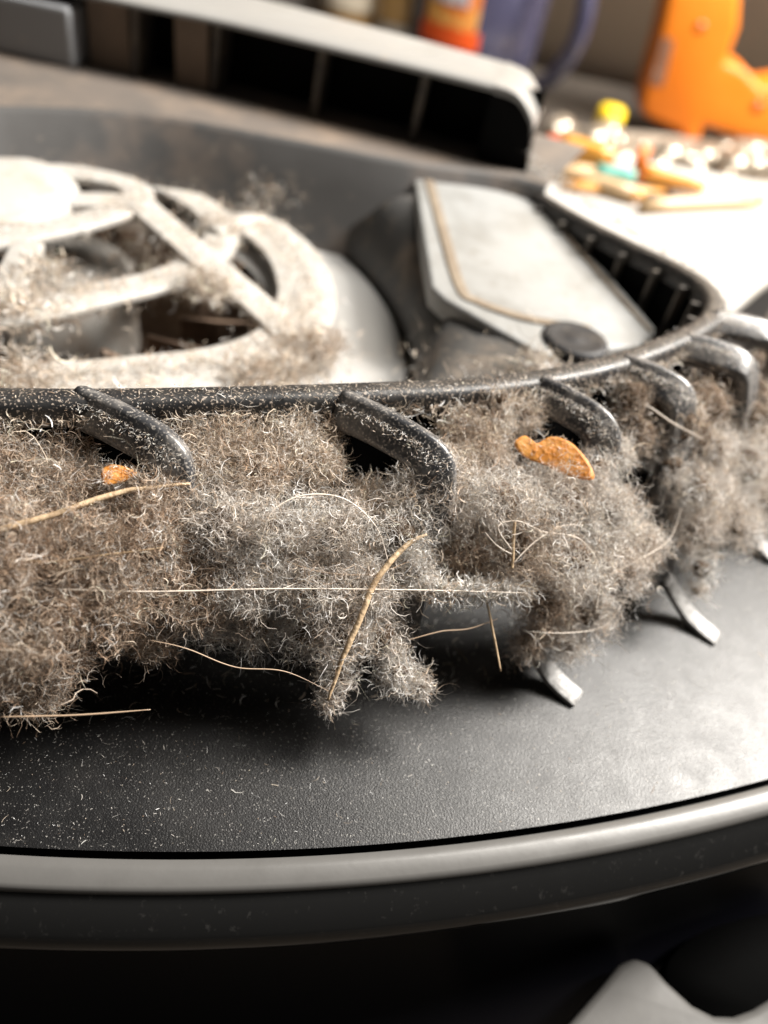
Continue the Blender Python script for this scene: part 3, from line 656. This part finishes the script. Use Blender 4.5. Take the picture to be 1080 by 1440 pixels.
strand('hair', 'hair', 'faint hair lying over the shell below the large soft clump', [(0, 1008), (100, 1006), (212, 998)], .13, M_hairb, 2.4, 'hairs caught in the dust')
strand('hair', 'hair', 'thin hair drooping to the foot of the straw stalk', [(210, 900), (262, 912), (330, 938), (400, 944), (462, 972)], .09, M_hairb, 2.2, 'hairs caught in the dust')
strand('hair', 'hair', 'brown hair bridging the dark gap under the white thread', [(574, 900), (620, 888), (660, 884), (700, 870)], .12, M_hairb, 2.0, 'hairs caught in the dust')
strand('hair', 'hair', 'slack hair hanging under the rounded clump over the shell', [(745, 888), (800, 890), (850, 880), (880, 842)], .08, M_hair, 1.8, 'hairs caught in the dust')
strand('twig', 'twig', 'short upright twig with a knobbed end on the rounded clump', [(724, 734), (722, 765), (720, 800)], .26, M_straw, 5.0, None, .9)
strand('twig', 'twig', 'thin brittle twig hanging in the dark gap below the white thread', [(682, 836), (692, 880), (704, 944)], .20, M_straw, 2.4, None, .7)
strand('straw', 'straw', 'faint thin straw below the long curved straw on the soft clump', [(-40, 775), (60, 790), (150, 780), (230, 770)], .18, M_straw, 4.2)
# lint sticking to the white thread's free end
pts = np.array([Q(x, 830 + 3 * math.sin(x * .2), 4.6) for x in np.linspace(600, 742, 40)])
i = rng.integers(0, 40, 1500)
tag(fibre_obj('thread_lint', [fibres(pts[i] + rng.normal(size=(1500, 3)) * .55, 1.5, .10, 1.6, palette(1500, LIGHT), 5)]), 'pale lint bunched round the free end of the white thread', 'dust')
M_flake = mat('orange flake', (.52, .20, .03), .5, .35, bump=[(700, .3), (2200, .1)], vary=[(450, .4, .65, (.52, .25, .06)), (1300, .6, .7, (.30, .13, .04))])
_b = M_flake.node_tree.nodes['Principled BSDF']; _b.inputs['Subsurface Weight'].default_value = .25; _b.inputs['Subsurface Radius'].default_value = (.001, .0005, .0002); _b.inputs['Subsurface Scale'].default_value = .6
def flake(label, px, b, th, dome):
    mx_ = np.mean(px, axis=0); c = Q(mx_[0], mx_[1], b)
    nrm = EYE - c; nrm /= np.linalg.norm(nrm); nrm = nrm + (.15, .1, .3); nrm /= np.linalg.norm(nrm)
    pts = []
    for x, y in spline(px, 4, True):
        d = ray(x, y); pts.append(EYE + d * (((c - EYE) @ nrm) / (d @ nrm)))
    pts = np.array(pts); c = pts.mean(0)
    rows = [c + (pts - c) * .5 - nrm * th, pts - nrm * th, pts, c + (pts - c) * .88 + nrm * dome * .5, c + (pts - c) * .6 + nrm * dome * .9, c + (pts - c) * .3 + nrm * dome, c + (pts - c) * .02 + nrm * dome]
    rows = [np.r_[r, r[:1]] + (wave(np.r_[r, r[:1]], 1.6, 3) * th * .5)[:, None] * nrm for r in rows]
    rows = [r + (((r - c) @ np.array((.8, -.5, .3))) ** 2 * .045)[:, None] * nrm for r in rows]
    o = tag(obj('flake', *grid(rows), M_flake), label, 'flake')
    k_ = rng.integers(0, len(pts), 130); f_ = (1 - .7 * rng.random((130, 1)) ** 2)
    fibre_obj('stuck_lint', [fibres(c + (pts[k_] - c) * f_ * 1.03 + nrm * (dome * .6 + .12), 1.0, .05, 1.6, palette(130, TANW), 5)], o)
flake('large curled orange flake resting on the dust beside a rib', [(722, 624), (738, 614), (754, 624), (775, 614), (802, 622), (824, 648), (832, 676), (800, 670), (762, 652), (735, 642)], 4.0, .12, .12)
flake('small orange flake stuck beside the end of a rib', [(143, 662), (160, 653), (192, 664), (178, 676), (148, 681)], 3.2, .12, .1)
